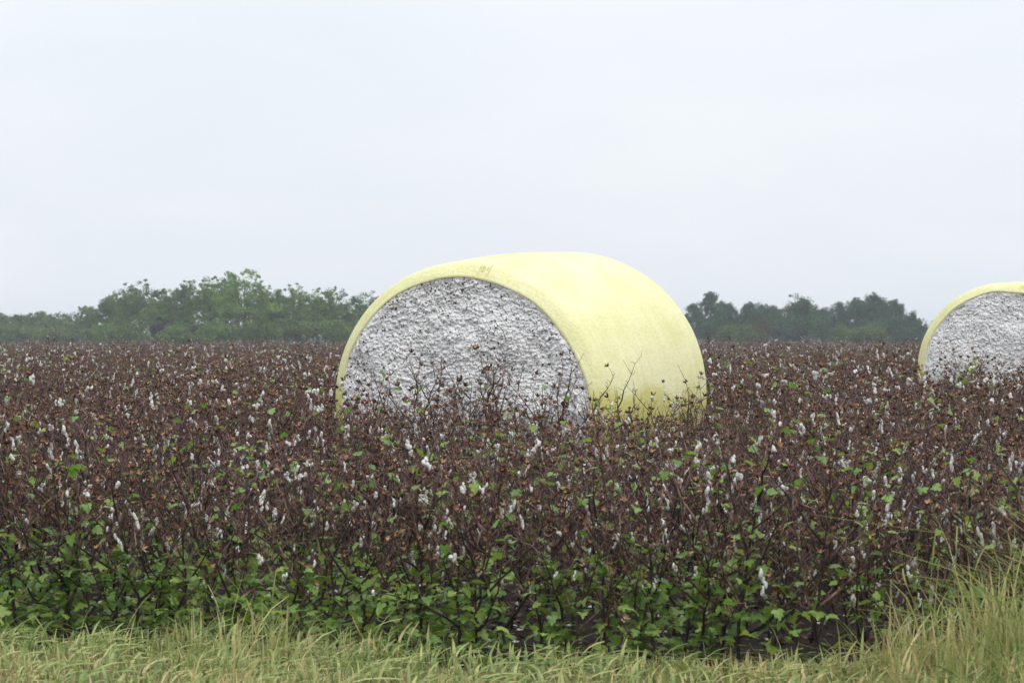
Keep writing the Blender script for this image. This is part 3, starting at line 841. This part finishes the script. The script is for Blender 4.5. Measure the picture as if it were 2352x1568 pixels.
# ------------------------------------------------------------------ litter on the soil
def litter():
    pr = np.random.default_rng(9); g = Geo(); gl = Geo()
    n = 5200
    y = pr.uniform(12.2, 16.0, n); x = pr.uniform(-1, 1, n) * (0.24 * y + 1)
    for k in range(0):
        pass
    S = pr.uniform(0.010, 0.035, n); a = pr.uniform(0, 6.28, n)
    z = 0.020 + soil_z(x, y) + pr.uniform(0, 0.01, n)
    C = np.stack([x, y, z], 1)
    ax = np.stack([np.cos(a), np.sin(a), pr.uniform(-.3, .5, n)], 1) * S[:, None]; bx = np.stack([-np.sin(a), np.cos(a), pr.uniform(-.3, .5, n)], 1) * (S * pr.uniform(.3, .8, n))[:, None]
    V = np.stack([C + ax, C + bx, C - ax, C - bx], 1).reshape(-1, 3); k = np.arange(n)[:, None] * 4
    g.add(V, T=np.vstack([k + [[0, 1, 2]], k + [[0, 2, 3]]]))
    tag(obj('leaf_litter', g.mesh('leaf_litter', M_TRASH)), 'dry leaf and stalk litter on the dark soil', 'litter', kind='stuff')
    n = 260
    y = pr.uniform(12.4, 16.5, n); x = pr.uniform(-1, 1, n) * (0.24 * y + 1); z = 0.012 + soil_z(x, y)
    for q in range(n):
        V = ICO1[0] * (1 + 0.4 * vnoise(ICO1[0] * 2 + q * 3.1, 2)[:, None]); s = pr.uniform(0.006, 0.016)
        V = V * [s * pr.uniform(.8, 1.7), s * pr.uniform(.8, 1.7), s * .7]
        gl.add(V + [x[q], y[q], z[q] + s * .4], T=ICO1[1])
    tag(obj('fallen_cotton', gl.mesh('fallen_cotton', M_LINT, True)), 'scraps of white cotton dropped on the soil between plants', 'cotton', kind='stuff')
litter()

def ground_leaves():
    """low regrowth leaves that hide the soil along the front rows"""
    pr = np.random.default_rng(19); g = Geo(); n = 0
    while n < 1900:
        x = pr.uniform(-3.6, 3.4); s_ = pr.normal(0.05, 0.22) if pr.random() < 0.7 else pr.uniform(-0.3, 1.2)
        p = FRONT + E * (x / E[0]) + N * s_
        if vnoise(np.array([[p[0] * 2.4, p[1] * 2.4, 0.5]]), 33)[0] < 0.0 + 0.10 * x: continue
        k = int(pr.integers(6)) if pr.random() < 0.4 else 6 + int(pr.integers(4))
        sc = pr.uniform(0.03, 0.065)
        M = Matrix.Translation((p[0], p[1], 0.04 + 0.34 * pr.random() ** 1.5)) @ Euler((pr.normal(0, .4), pr.normal(-0.1, .5), pr.uniform(0, 6.28))).to_matrix().to_4x4() @ Matrix.Scale(sc, 4)
        A = np.array(M); src = LEAVES[k]; V = np.vstack(src.V) @ A[:3, :3].T + A[:3, 3]; n0 = g.n
        g.V.append(V); g.n += len(V)
        for T, m in zip(src.T, src.tm): g.T.append(T + n0); g.tm.append(m)
        for Q, m in zip(src.Q, src.qm): g.Q.append(Q + n0); g.qm.append(m)
        n += 1
    tag(obj('low_leaves', g.mesh('low_leaves', PLANT_MATS)), 'low green leaves covering the soil at the foot of the front rows', 'leaves', kind='stuff')
ground_leaves()

# ------------------------------------------------------------------ grass on the verge
def grass_material():
    m, nt, out = mat('grass_blade')
    at = nt.nodes.new('ShaderNodeAttribute'); at.attribute_name = 'tone'
    r = nt.nodes.new('ShaderNodeValToRGB'); el = r.color_ramp.elements
    stops = [(0.0, (0.09, 0.17, 0.05)), (0.30, (0.23, 0.31, 0.085)), (0.50, (0.385, 0.425, 0.155)), (0.70, (0.52, 0.50, 0.21)), (0.86, (0.60, 0.49, 0.26)), (1.0, (0.46, 0.30, 0.14))]
    while len(el) < len(stops): el.new(0.5)
    for e, (p, c) in zip(el, stops): e.position = p; e.color = (*c, 1)
    nt.links.new(at.outputs['Fac'], r.inputs[0])
    p = nt.nodes.new('ShaderNodeBsdfPrincipled'); p.inputs['Roughness'].default_value = 0.5; p.inputs['Specular IOR Level'].default_value = 0.4
    t = nt.nodes.new('ShaderNodeBsdfTranslucent'); mx = nt.nodes.new('ShaderNodeMixShader'); mx.inputs[0].default_value = 0.32
    nt.links.new(r.outputs[0], p.inputs['Base Color']); nt.links.new(r.outputs[0], t.inputs['Color'])
    nt.links.new(p.outputs[0], mx.inputs[1]); nt.links.new(t.outputs[0], mx.inputs[2]); nt.links.new(mx.outputs[0], out.inputs[0])
    return m
M_GRASS = grass_material()

def blades(x, y, z0, h, w, lean, tone, rgx, lv=4):
    n = len(x); a = rgx.uniform(0, 6.28, n)
    d = np.stack([np.cos(a), np.sin(a)], 1); s = np.stack([-np.sin(a), np.cos(a)], 1)
    t = np.linspace(0, 1, lv + 1)
    V = []
    curl = rgx.uniform(1.4, 2.6, n)
    for q in t:
        off = lean * h * q ** curl
        zz = z0 + h * (q - 0.42 * np.clip(lean, 0, 1.3) * q ** 2.4)
        wq = w * (1 - q) ** 0.6 * (0.75 + 0.5 * min(q * 3, 1)) if q < 1 else w * 0.04
        cx = x + d[:, 0] * off; cy = y + d[:, 1] * off
        V.append(np.stack([np.stack([cx - s[:, 0] * wq, cy - s[:, 1] * wq, zz], 1), np.stack([cx + s[:, 0] * wq, cy + s[:, 1] * wq, zz + w * 0.5], 1)], 1))
    V = np.stack(V, 1).reshape(n, -1, 3)
    k = (lv + 1) * 2
    base = np.arange(n)[:, None, None] * k
    qd = np.array([[2 * i, 2 * i + 1, 2 * i + 3, 2 * i + 2] for i in range(lv)])[None]
    return V.reshape(-1, 3), (base + qd).reshape(-1, 4), np.repeat(tone, k)

def tall_h(x):
    """how high the verge grass stands along the field edge"""
    return 0.06 + 0.22 * np.exp(-((x + 1.2) / 0.42) ** 2) + 0.07 * np.exp(-((x + 0.45) / 0.2) ** 2) + 0.74 / (1 + np.exp(-(x - 1.85) / 0.25)) + 0.02 * np.exp(-((x + 2.4) / 0.5) ** 2)
def verge_grass():
    pr = np.random.default_rng(31)
    n = 58000
    x = np.concatenate([pr.uniform(-4.2, 4.2, n - 12000), pr.uniform(1.5, 4.2, 12000)]); d = pr.beta(1.0, 1.6, n) * 3.4
    y = verge_edge(x) - d + pr.normal(0, 0.10, n) + 0.16 * vnoise(np.stack([x * 3.1, x * 0, x * 0], 1), 12)
    y = y + np.where(pr.random(n) < 0.10, pr.exponential(0.22, n), 0)
    clump = 0.5 + 0.5 * vnoise(np.stack([x * 4.5, y * 4.5, x * 0], 1), 5)
    keep = (pr.random(n) < 0.02 + 1.0 * clump * np.where((x > -0.6) & (x < 1.5), 0.75, 1.0)) & ~((x < -1.75) & (d < 0.18) & (pr.random(n) < 0.55))
    x, y, d, clump = x[keep], y[keep], d[keep], clump[keep]; n = len(x)
    edge = np.exp(-(d / (0.5 + 0.25 * (x > 1.6))) ** 2)
    h = (0.075 + (tall_h(x) - 0.075) * (0.25 + 0.75 * edge)) * pr.uniform(0.45, 1.35, n) * (0.6 + 0.9 * clump)
    rightness = 1 / (1 + np.exp(-(x - 1.2) / 0.5))
    patch = vnoise(np.stack([x * 1.6, y * 1.6, x * 0 + 3], 1), 8)
    tone = np.clip(0.40 + 0.05 * rightness + 0.20 * np.exp(-((x - 0.5) / 0.9) ** 2) + 0.10 * np.clip(d - 0.5, 0, 1) + 0.22 * patch + pr.normal(0, 0.22, n), 0.0, 1)
    dead = pr.random(n) < 0.18 + 0.06 * rightness
    tone = np.where(dead, pr.uniform(0.72, 1.0, n), tone)
    w = pr.uniform(0.0016, 0.0045, n) * (1 + 1.0 * (pr.random(n) < 0.18)) * (1 + 0.5 * rightness)
    wisp = pr.random(n) < 0.03 * np.clip(1.2 - d, 0.2, 1)
    h = np.where(wisp, h * 1.2 + pr.uniform(0.05, 0.20, n), h); w = np.where(wisp, w * 0.6, w)
    tone = np.where(wisp, pr.uniform(0.4, 0.7, n), tone)
    dark = (vnoise(np.stack([x * 7, y * 7, x * 0 + 9], 1), 15) < -0.25) & ~wisp; h = np.where(dark, h * 0.55, h)
    V, Q, tn = blades(x, y, np.full(n, 0.05), h, w, np.abs(pr.normal(0.55, 0.35, n)) * np.where(h > 0.3, 0.75, 1.0), tone, pr)
    # broad low blades of crabgrass among the fine ones
    m = 4200
    bx = pr.uniform(-4.2, 4.2, m); by = verge_edge(bx) - pr.beta(1.0, 1.8, m) * 2.6 + 0.1
    V2, Q2, t2 = blades(bx, by, np.full(m, 0.05), pr.uniform(0.06, 0.17, m) * (1 + 1.3 / (1 + np.exp(-(bx - 1.8) / 0.2))), pr.uniform(0.004, 0.0095, m), np.abs(pr.normal(1.0, 0.4, m)),
                        np.clip(pr.normal(0.40, 0.18, m) + 0.15 / (1 + np.exp(-(bx - 1.2) / 0.5)), 0, 1), pr, 5)
    Q = np.vstack([Q, Q2 + len(V)]); V = np.vstack([V, V2]); tn = np.concatenate([tn, t2])
    me = mesh_np('grass', V, Q, M_GRASS, None, True)
    a = me.attributes.new('tone', 'FLOAT', 'POINT'); a.data.foreach_set('value', tn.astype(np.float32))
    tag(obj('grass', me), 'green and straw coloured grass along the near field edge', 'grass', kind='stuff')
verge_grass()

def grass_stalk(x, y, h, lean, az, tone, rgx, label, broad=2):
    """one tall flowering stalk: culm, drooping leaves, seed spikes"""
    root = empty('grass_stalk', (x, y, 0.05), az)
    t = np.linspace(0, 1, 7)
    P = np.stack([lean * h * t ** 1.8, 0.01 * np.sin(t * 5), h * t * (1 - 0.15 * abs(lean) * t)], 1)
    def setc(me, v):
        a = me.attributes.new('tone', 'FLOAT', 'POINT'); a.data.foreach_set('value', np.full(len(me.vertices), v, np.float32)); return me
    g = Geo(); g.tube(P, 0.0022 * (1 - 0.5 * t), 4); obj('culm', setc(g.mesh('culm', M_GRASS, True), tone), root)
    g = Geo(); tip = P[-1]; d = P[-1] - P[-2]; d /= np.linalg.norm(d)
    s = np.linspace(0, 1, 6); Ls = rgx.uniform(0.08, 0.14)
    sp = tip + d * (s * Ls)[:, None] + np.stack([s ** 2 * rgx.normal(0, .02), s ** 2 * rgx.normal(0, .02), s * 0], 1)
    g.tube(sp, 0.0038 * np.array([.6, 1, 1.05, .95, .8, .4]) * np.array([1, .8, 1.1, .85, 1.05, 1]), 5)
    obj('seed_spike', setc(g.mesh('seed_spike', M_GRASS, True), min(1, tone + 0.1)), root)
    for q in range(broad):
        tt = rgx.uniform(0.15, 0.6); i = int(tt * 6); p = P[i]
        n1 = np.array([1.0])
        V, Q, tn = blades(np.array([p[0]]), np.array([p[1]]), np.array([p[2]]), np.array([rgx.uniform(.12, .22)]), np.array([rgx.uniform(.003, .006)]), np.array([rgx.uniform(.7, 1.2)]), np.array([np.clip(tone + rgx.normal(0, .1), 0, 1)]), rgx, 6)
        me = mesh_np('blade', V, Q, M_GRASS, None, True)
        a = me.attributes.new('tone', 'FLOAT', 'POINT'); a.data.foreach_set('value', tn.astype(np.float32))
        obj('blade', me, root)
    tag(root, label, 'grass', 'tall flowering grass stalks at the field edge')
_g = np.random.default_rng(41)
STALKS = [(625, 1330, 12.15, 0.06, 0.42, 'upright green grass stalk rising from the short green grass clump'),
          (505, 1360, 12.15, -0.18, 0.45, 'grass stalk leaning left out of the green grass clump'),
          (110, 1430, 12.4, -0.22, 0.45, 'slender grass stalk leaning left before the bare soil'),
          (210, 1440, 12.35, -0.20, 0.46, 'shorter grass stalk leaning left beside the bare soil'),
          (830, 1410, 11.8, -0.3, 0.90, 'dry brown grass stalk leaning before the middle of the front row'),
          (2052, 1330, 11.05, -0.12, 0.48, 'slim green stalk at the left fringe of the tall straw grass'),
          (2140, 1235, 11.05, 0.05, 0.50, 'tall upright stalk among the tall straw grass at right'),
          (2195, 1215, 11.05, 0.02, 0.52, 'tallest green stalk of the tall straw grass at right'),
          (2235, 1255, 11.05, 0.15, 0.5, 'stalk leaning right within the tall straw grass'),
          (2318, 1225, 11.05, 0.10, 0.55, 'tall stalk nearest the right edge of the picture'),
          (2090, 1290, 11.05, -0.25, 0.62, 'yellowing stalk leaning left from the tall straw grass')]
for sx, sy, d, lean, tone, lab in STALKS:
    X, Z = px(sx, sy, d); h = Z - 0.05 - 0.09
    grass_stalk(X - lean * h * 0.9, d, h, abs(lean), 0 if lean >= 0 else PI, tone, _g, lab, 3)

# ------------------------------------------------------------------ trees
M_BARK = simple('bark', [(0.3, (0.05, 0.042, 0.035)), (0.7, (0.13, 0.11, 0.09))], 2.0, 0.9, 0.2)
def foliage(name, c0, c1, c2, sc=0.5):
    return simple(name, [(0.32, c0), (0.5, c1), (0.7, c2)], sc, 0.7, 0.25, transl=0.25, detail=5)
M_FOL = {'green': foliage('foliage_green', (0.062, 0.122, 0.032), (0.118, 0.202, 0.050), (0.18, 0.275, 0.072)),
         'bright': foliage('foliage_bright', (0.080, 0.158, 0.032), (0.146, 0.25, 0.052), (0.22, 0.325, 0.074)),
         'dull': foliage('foliage_dull', (0.058, 0.100, 0.030), (0.106, 0.160, 0.045), (0.155, 0.212, 0.064)),
         'brown': foliage('foliage_brown', (0.070, 0.060, 0.030), (0.115, 0.095, 0.045), (0.16, 0.13, 0.06)),
         'purple': foliage('foliage_purple', (0.030, 0.024, 0.026), (0.045, 0.036, 0.036), (0.07, 0.055, 0.05)),
         'pine': foliage('needles', (0.026, 0.066, 0.032), (0.048, 0.104, 0.048), (0.080, 0.150, 0.062))}

def leaf_cloud(C, R, cnt, size, rgx, asp=0.6):
    """cnt leaf faces round every clump centre C with radius R"""
    n = len(C) * cnt
    c = np.repeat(C, cnt, 0); r = np.repeat(R, cnt)
    v = rgx.normal(0, 1, (n, 3)); v /= np.linalg.norm(v, axis=1)[:, None]
    p = c + v * (r * rgx.random(n) ** 0.45)[:, None] * [1, 1, 0.8]
    a = rgx.normal(0, 1, (n, 3)); a /= np.linalg.norm(a, axis=1)[:, None]
    b = np.cross(a, rgx.normal(0, 1, (n, 3))); b /= np.linalg.norm(b, axis=1)[:, None] + 1e-9
    s = size * rgx.uniform(0.6, 1.4, n)[:, None]
    V = np.stack([p + a * s, p + b * s * asp, p - a * s, p - b * s * asp], 1).reshape(-1, 3)
    Q = np.arange(n)[:, None] * 4 + np.arange(4)[None]
    return V, Q

def broad_tree(x, y, h, w, kind, label, seed, group, dens=1.0, cat='tree', name='broadleaf_tree', bole=0.22):
    rgx = np.random.default_rng(seed)
    root = empty(name, (x, y, 0), 0); tag(root, label, cat, group)
    g = Geo(); t = np.linspace(0, 1, 7)
    P = np.stack([np.cumsum(rgx.normal(0, .02, 7)) * h * .3, np.cumsum(rgx.normal(0, .02, 7)) * h * .3, t * h * 0.85], 1); P[0] = 0
    g.tube(P, 0.028 * h * (1 - t) ** 0.8 + 0.02, 6)
    # clumps spread through an uneven egg-shaped crown
    nc = int(95 * dens)
    v = rgx.normal(0, 1, (nc, 3)); v /= np.linalg.norm(v, axis=1)[:, None]
    lump = 0.84 + 0.34 * vnoise(v * 1.9 + seed * 3.7, seed) + 0.14 * vnoise(v * 4.5, seed + 1)
    rr = rgx.random(nc) ** 0.42 * lump
    zc, zr = h * (0.5 + bole * 0.42), h * (0.5 - bole * 0.42)
    C = np.stack([v[:, 0] * rr * w * 0.5, v[:, 1] * rr * w * 0.5, zc + v[:, 2] * rr * zr], 1)
    C[:, :2] *= np.where(C[:, 2] > zc, 1 - 0.35 * ((C[:, 2] - zc) / zr).clip(0, 1), 1)[:, None]
    R = rgx.uniform(0.055, 0.105, nc) * w
    for k in range(16):
        e = C[rgx.integers(nc)]; q = min(0.9, max(0.12, (e[2] / h) * rgx.uniform(0.5, 0.8)))
        b = np.array([np.interp(q, t, P[:, i]) for i in range(3)])
        g.tube([b, (b + e) / 2 - [0, 0, 0.02 * h], e], [0.010 * h, 0.007 * h, 0.003 * h], 4)
    # loose sprays that break the outline
    K = int(130 * dens)
    dC = C[rgx.integers(0, nc, K)] + np.clip(rgx.normal(0, 0.06, (K, 3)), -0.09, 0.09) * [w, w, 0.7 * h]
    C = np.vstack([C, dC]); R = np.concatenate([R, rgx.uniform(0.02, 0.045, K) * w])
    top = C[np.argmax(C[:, 2])]
    C[:, 2] = np.clip(C[:, 2] * (h / top[2]), 0.06 * h, h)
    obj('trunk', g.mesh('trunk', M_BARK, True), root)
    V, Q = leaf_cloud(C, R, 46, 0.008 * w + 0.035, rgx)
    V[:, 2] = np.maximum(V[:, 2], 0.05)
    obj('crown', mesh_np('crown', V, Q, M_FOL[kind]), root)

def pine_tree(x, y, h, w, label, seed, group, kind='pine'):
    rgx = np.random.default_rng(seed)
    root = empty('pine_tree', (x, y, 0), 0); tag(root, label, 'tree', group)
    g = Geo(); t = np.linspace(0, 1, 6)
    P = np.stack([rgx.normal(0, .01 * h, 6), rgx.normal(0, .01 * h, 6), t * h * 0.97], 1); P[0] = 0
    g.tube(P, 0.022 * h * (1 - t) + 0.02, 6)
    C = []; R = []
    nw = int(rgx.integers(11, 14))
    for k in range(nw):
        q = 0.06 + 0.92 * k / nw
        for b_ in range(int(rgx.integers(4, 7))):
            az = rgx.uniform(0, 6.28); L = w * 0.5 * (1.04 - q) ** 0.85 * rgx.uniform(0.5, 1.2)
            b = np.array([0, 0, q * h]); e = b + np.array([math.cos(az) * L, math.sin(az) * L, L * rgx.uniform(0.2, 0.8)])
            g.tube([b, (b + e) / 2 - [0, 0, .04 * L], e], [0.007 * h, 0.005 * h, 0.002 * h], 3)
            for f in (0.45, 0.7, 0.9, 1.05):
                C.append(b + (e - b) * f + rgx.normal(0, .03 * w, 3)); R.append(rgx.uniform(0.045, 0.085) * w)
    for k in range(6):
        a = rgx.uniform(0, 6.28); r_ = rgx.uniform(0.08, 0.30) * w; zt = h * rgx.uniform(0.68, 0.97) * (1.05 - 0.5 * r_ / w)
        for f in range(4): C.append(np.array([math.cos(a) * r_, math.sin(a) * r_, zt - f * 0.035 * h])); R.append((0.022 + 0.012 * f) * w)
    for f in np.linspace(0.86, 1.02, 5): C.append(np.array([rgx.normal(0, .01 * w), 0, f * h])); R.append(0.035 * w)
    obj('trunk', g.mesh('trunk', M_BARK, True), root)
    V, Q = leaf_cloud(np.array(C), np.array(R), 38, 0.018 * w + 0.03, rgx, 0.22)
    V[:, 2] = np.maximum(V[:, 2], 0.05)
    obj('crown', mesh_np('crown', V, Q, M_FOL[kind]), root)

# left wood: view x, top y, width in view, distance, foliage, label
BROAD = [
    (-10, 722, 120, 360, 'dull', 'low hazy tree at the far left edge of the picture'),
    (75, 718, 120, 355, 'dull', 'second low hazy tree from the left edge'),
    (150, 722, 110, 350, 'dull', 'low hazy tree left of the small dark tree'),
    (203, 704, 52, 330, 'green', 'small dark round tree at the gap left of the tall wood'),
    (252, 677, 75, 300, 'dull', 'leaning tree at the left end of the tall wood'),
    (318, 643, 105, 290, 'dull', 'open topped tree, first tall one at the left of the wood'),
    (372, 690, 90, 285, 'green', 'dense lower tree filling the dip beside the open topped tree'),
    (432, 646, 80, 285, 'dull', 'slender tree left of the pair in the tall wood'),
    (478, 637, 85, 280, 'green', 'tall tree left of the tallest tree in the wood'),
    (560, 622, 130, 275, 'bright', 'tallest bright green tree of the left wood'),
    (622, 668, 90, 280, 'green', 'green tree leaning against the right of the tallest tree'),
    (690, 652, 80, 285, 'bright', 'light airy tree with sky showing through its crown'),
    (765, 660, 105, 285, 'green', 'round green tree left of the bale'),
    (825, 676, 60, 300, 'green', 'narrow tree just left of the bale rim'),
    (285, 668, 80, 298, 'dull', 'tree close behind the leaning tree, left of the open topped tree'),
    (402, 664, 80, 292, 'green', 'tree behind the dip in the left wood'),
    (520, 640, 85, 286, 'green', 'tree standing close to the left of the tallest tree'),
    (602, 643, 70, 284, 'bright', 'bright tree on the right shoulder of the tallest tree'),
    (652, 676, 80, 290, 'dull', 'low dull tree between the tallest and the airy tree'),
    (728, 672, 70, 292, 'green', 'tree between the airy tree and the round green tree'),
    (866, 668, 44, 330, 'dull', 'thin tree tip touching the bale outline'),
]
for q, (sx, sy, wpx, d, kind, lab) in enumerate(BROAD):
    X, H = px(sx, sy, d)
    broad_tree(X, d, H, wpx / FPX * d * 1.45, kind, lab, 100 + q, 'trees of the left wood', 1.3 if kind != 'bright' else 1.05)
# undergrowth along the foot of the left wood
BUSH = [(40, 752, 120, 330, 'dull', 'low dull bush under the hazy trees, leftmost'), (150, 750, 130, 325, 'dull', 'low dull bush under the small dark tree'),
        (265, 738, 120, 280, 'green', 'green bush at the left foot of the tall wood'), (372, 730, 55, 262, 'purple', 'dark purplish bush at the foot of the wood'),
        (440, 742, 40, 260, 'purple', 'smaller purplish bush beside the dark purplish bush'), (408, 740, 80, 256, 'green', 'green bush between the two purplish bushes'), (500, 735, 120, 268, 'green', 'green bush below the tallest tree'),
        (590, 735, 80, 258, 'dull', 'dull grey green brush right of the tallest tree'), (680, 735, 110, 265, 'dull', 'dull bush below the airy tree'),
        (770, 738, 110, 268, 'green', 'green bush below the round tree left of the bale')]
for q, (sx, sy, wpx, d, kind, lab) in enumerate(BUSH):
    X, H = px(sx, sy, d)
    broad_tree(X, d, H, wpx / FPX * d * 1.5, kind, lab, 300 + q, 'bushes at the foot of the left wood', 0.9, 'bush', 'bush', 0.05)
PINES = [(1655, 694, 70, 336, 'pine behind and between the first two tall pines'), (1750, 704, 70, 338, 'pine behind the tan tree'),
         (1888, 712, 70, 336, 'low pine in the dip right of the rounded crown'), (1985, 696, 70, 338, 'pine close behind the tallest right hand pine'), (2032, 694, 60, 338, 'pine filling the gap right of the tallest right hand pine'),
         (1592, 700, 60, 330, 'pine half hidden by the right edge of the near bale'), (1632, 674, 75, 325, 'tall pine nearest the right edge of the near bale'),
         (1676, 700, 70, 330, 'pine right of the tall pine by the bale'), (1722, 696, 60, 325, 'pointed pine left of the tan tree'),
         (1775, 706, 80, 330, 'pine in front of the left of the rounded brown crown'), (1842, 690, 90, 322, 'broad pine before the rounded brown crown'),
         (1925, 700, 70, 330, 'pine right of the rounded brown crown'), (1962, 688, 70, 335, 'pine left of the tallest right hand pine'),
         (2006, 676, 80, 328, 'tallest pine of the right hand group'), (2058, 690, 75, 330, 'pine near the right end of the pine group'),
         (2096, 722, 55, 330, 'last pine at the right end of the group'), (2122, 752, 34, 345, 'small pine beside the rim of the farther bale')]
for q, (sx, sy, wpx, d, lab) in enumerate(PINES):
    X, H = px(sx, sy, d)
    pine_tree(X, d, H, wpx / FPX * d * 1.55, lab, 500 + q, 'pines of the right hand group')
for q, (sx, sy, wpx, d, kind, lab, nm) in enumerate([
        (1828, 679, 120, 345, 'brown', 'rounded brownish green crown above the pines', 'broadleaf_tree'),
        (1748, 722, 62, 300, 'brown', 'tan drying tree in front of the pines', 'broadleaf_tree'),
        (1930, 742, 70, 290, 'green', 'round green bush in front of the pines', 'bush'),
        (1640, 722, 110, 310, 'pine', 'dull low bush beside the near bale edge', 'bush'),
        (2040, 728, 120, 310, 'pine', 'low bush below the tallest right hand pine', 'bush'),
        (1830, 725, 150, 305, 'pine', 'low bush below the rounded brown crown', 'bush'),
        (1700, 748, 130, 296, 'dull', 'low dull bush below the tan tree', 'bush'), (1985, 750, 130, 292, 'dull', 'low dull bush right of the round green bush', 'bush'), (2085, 752, 80, 296, 'pine', 'low dark bush at the right end of the pines', 'bush')]):
    X, H = px(sx, sy, d)
    broad_tree(X, d, H, wpx / FPX * d * 1.1, kind, lab, 700 + q, 'broad leaved growth among the pines', 1.0, 'tree' if nm != 'bush' else 'bush', nm, 0.15 if nm != 'bush' else 0.05)

# the far edge of the land: a low wood that reads as one mass
def far_wood():
    pr = np.random.default_rng(55); n = 900
    x = pr.uniform(-330, 330, n); y = 560 + pr.uniform(-25, 25, n) + 0.0 * x
    hgt = 2.2 + 1.6 * (0.5 + 0.5 * vnoise(np.stack([x / 30, x * 0, x * 0], 1), 4)) + pr.uniform(-.3, .5, n)
    C = np.stack([x, y, hgt * pr.uniform(0.3, 1.0, n)], 1)
    V, Q = leaf_cloud(C, np.full(n, 1.7), 40, 0.45, pr)
    V[:, 2] = np.maximum(V[:, 2], 0.02)
    tag(obj('far_wood', mesh_np('far_wood', V, Q, M_FOL['dull'])), 'low hazy wood along the far end of the land', 'wood', kind='stuff')
far_wood()

# ------------------------------------------------------------------ damp air
def haze():
    x0, x1, y0, y1, z0, z1 = -720, 720, -80, 1320, -1.0, 10.2
    V = [(x, y, z) for x in (x0, x1) for y in (y0, y1) for z in (z0, z1)]
    Q = [[0, 1, 3, 2], [4, 6, 7, 5], [0, 4, 5, 1], [2, 3, 7, 6], [0, 2, 6, 4], [1, 5, 7, 3]]
    m, nt, out = mat('haze')
    v = nt.nodes.new('ShaderNodeVolumePrincipled')
    v.inputs['Color'].default_value = (0.90, 0.94, 1.0, 1); v.inputs['Density'].default_value = 0.00048
    v.inputs['Anisotropy'].default_value = 0.1
    nt.links.new(v.outputs[0], out.inputs['Volume'])
    o = obj('haze', mesh_np('haze', V, np.array(Q), m)); tag(o, 'thin damp haze over the field', 'haze', kind='stuff')
haze()
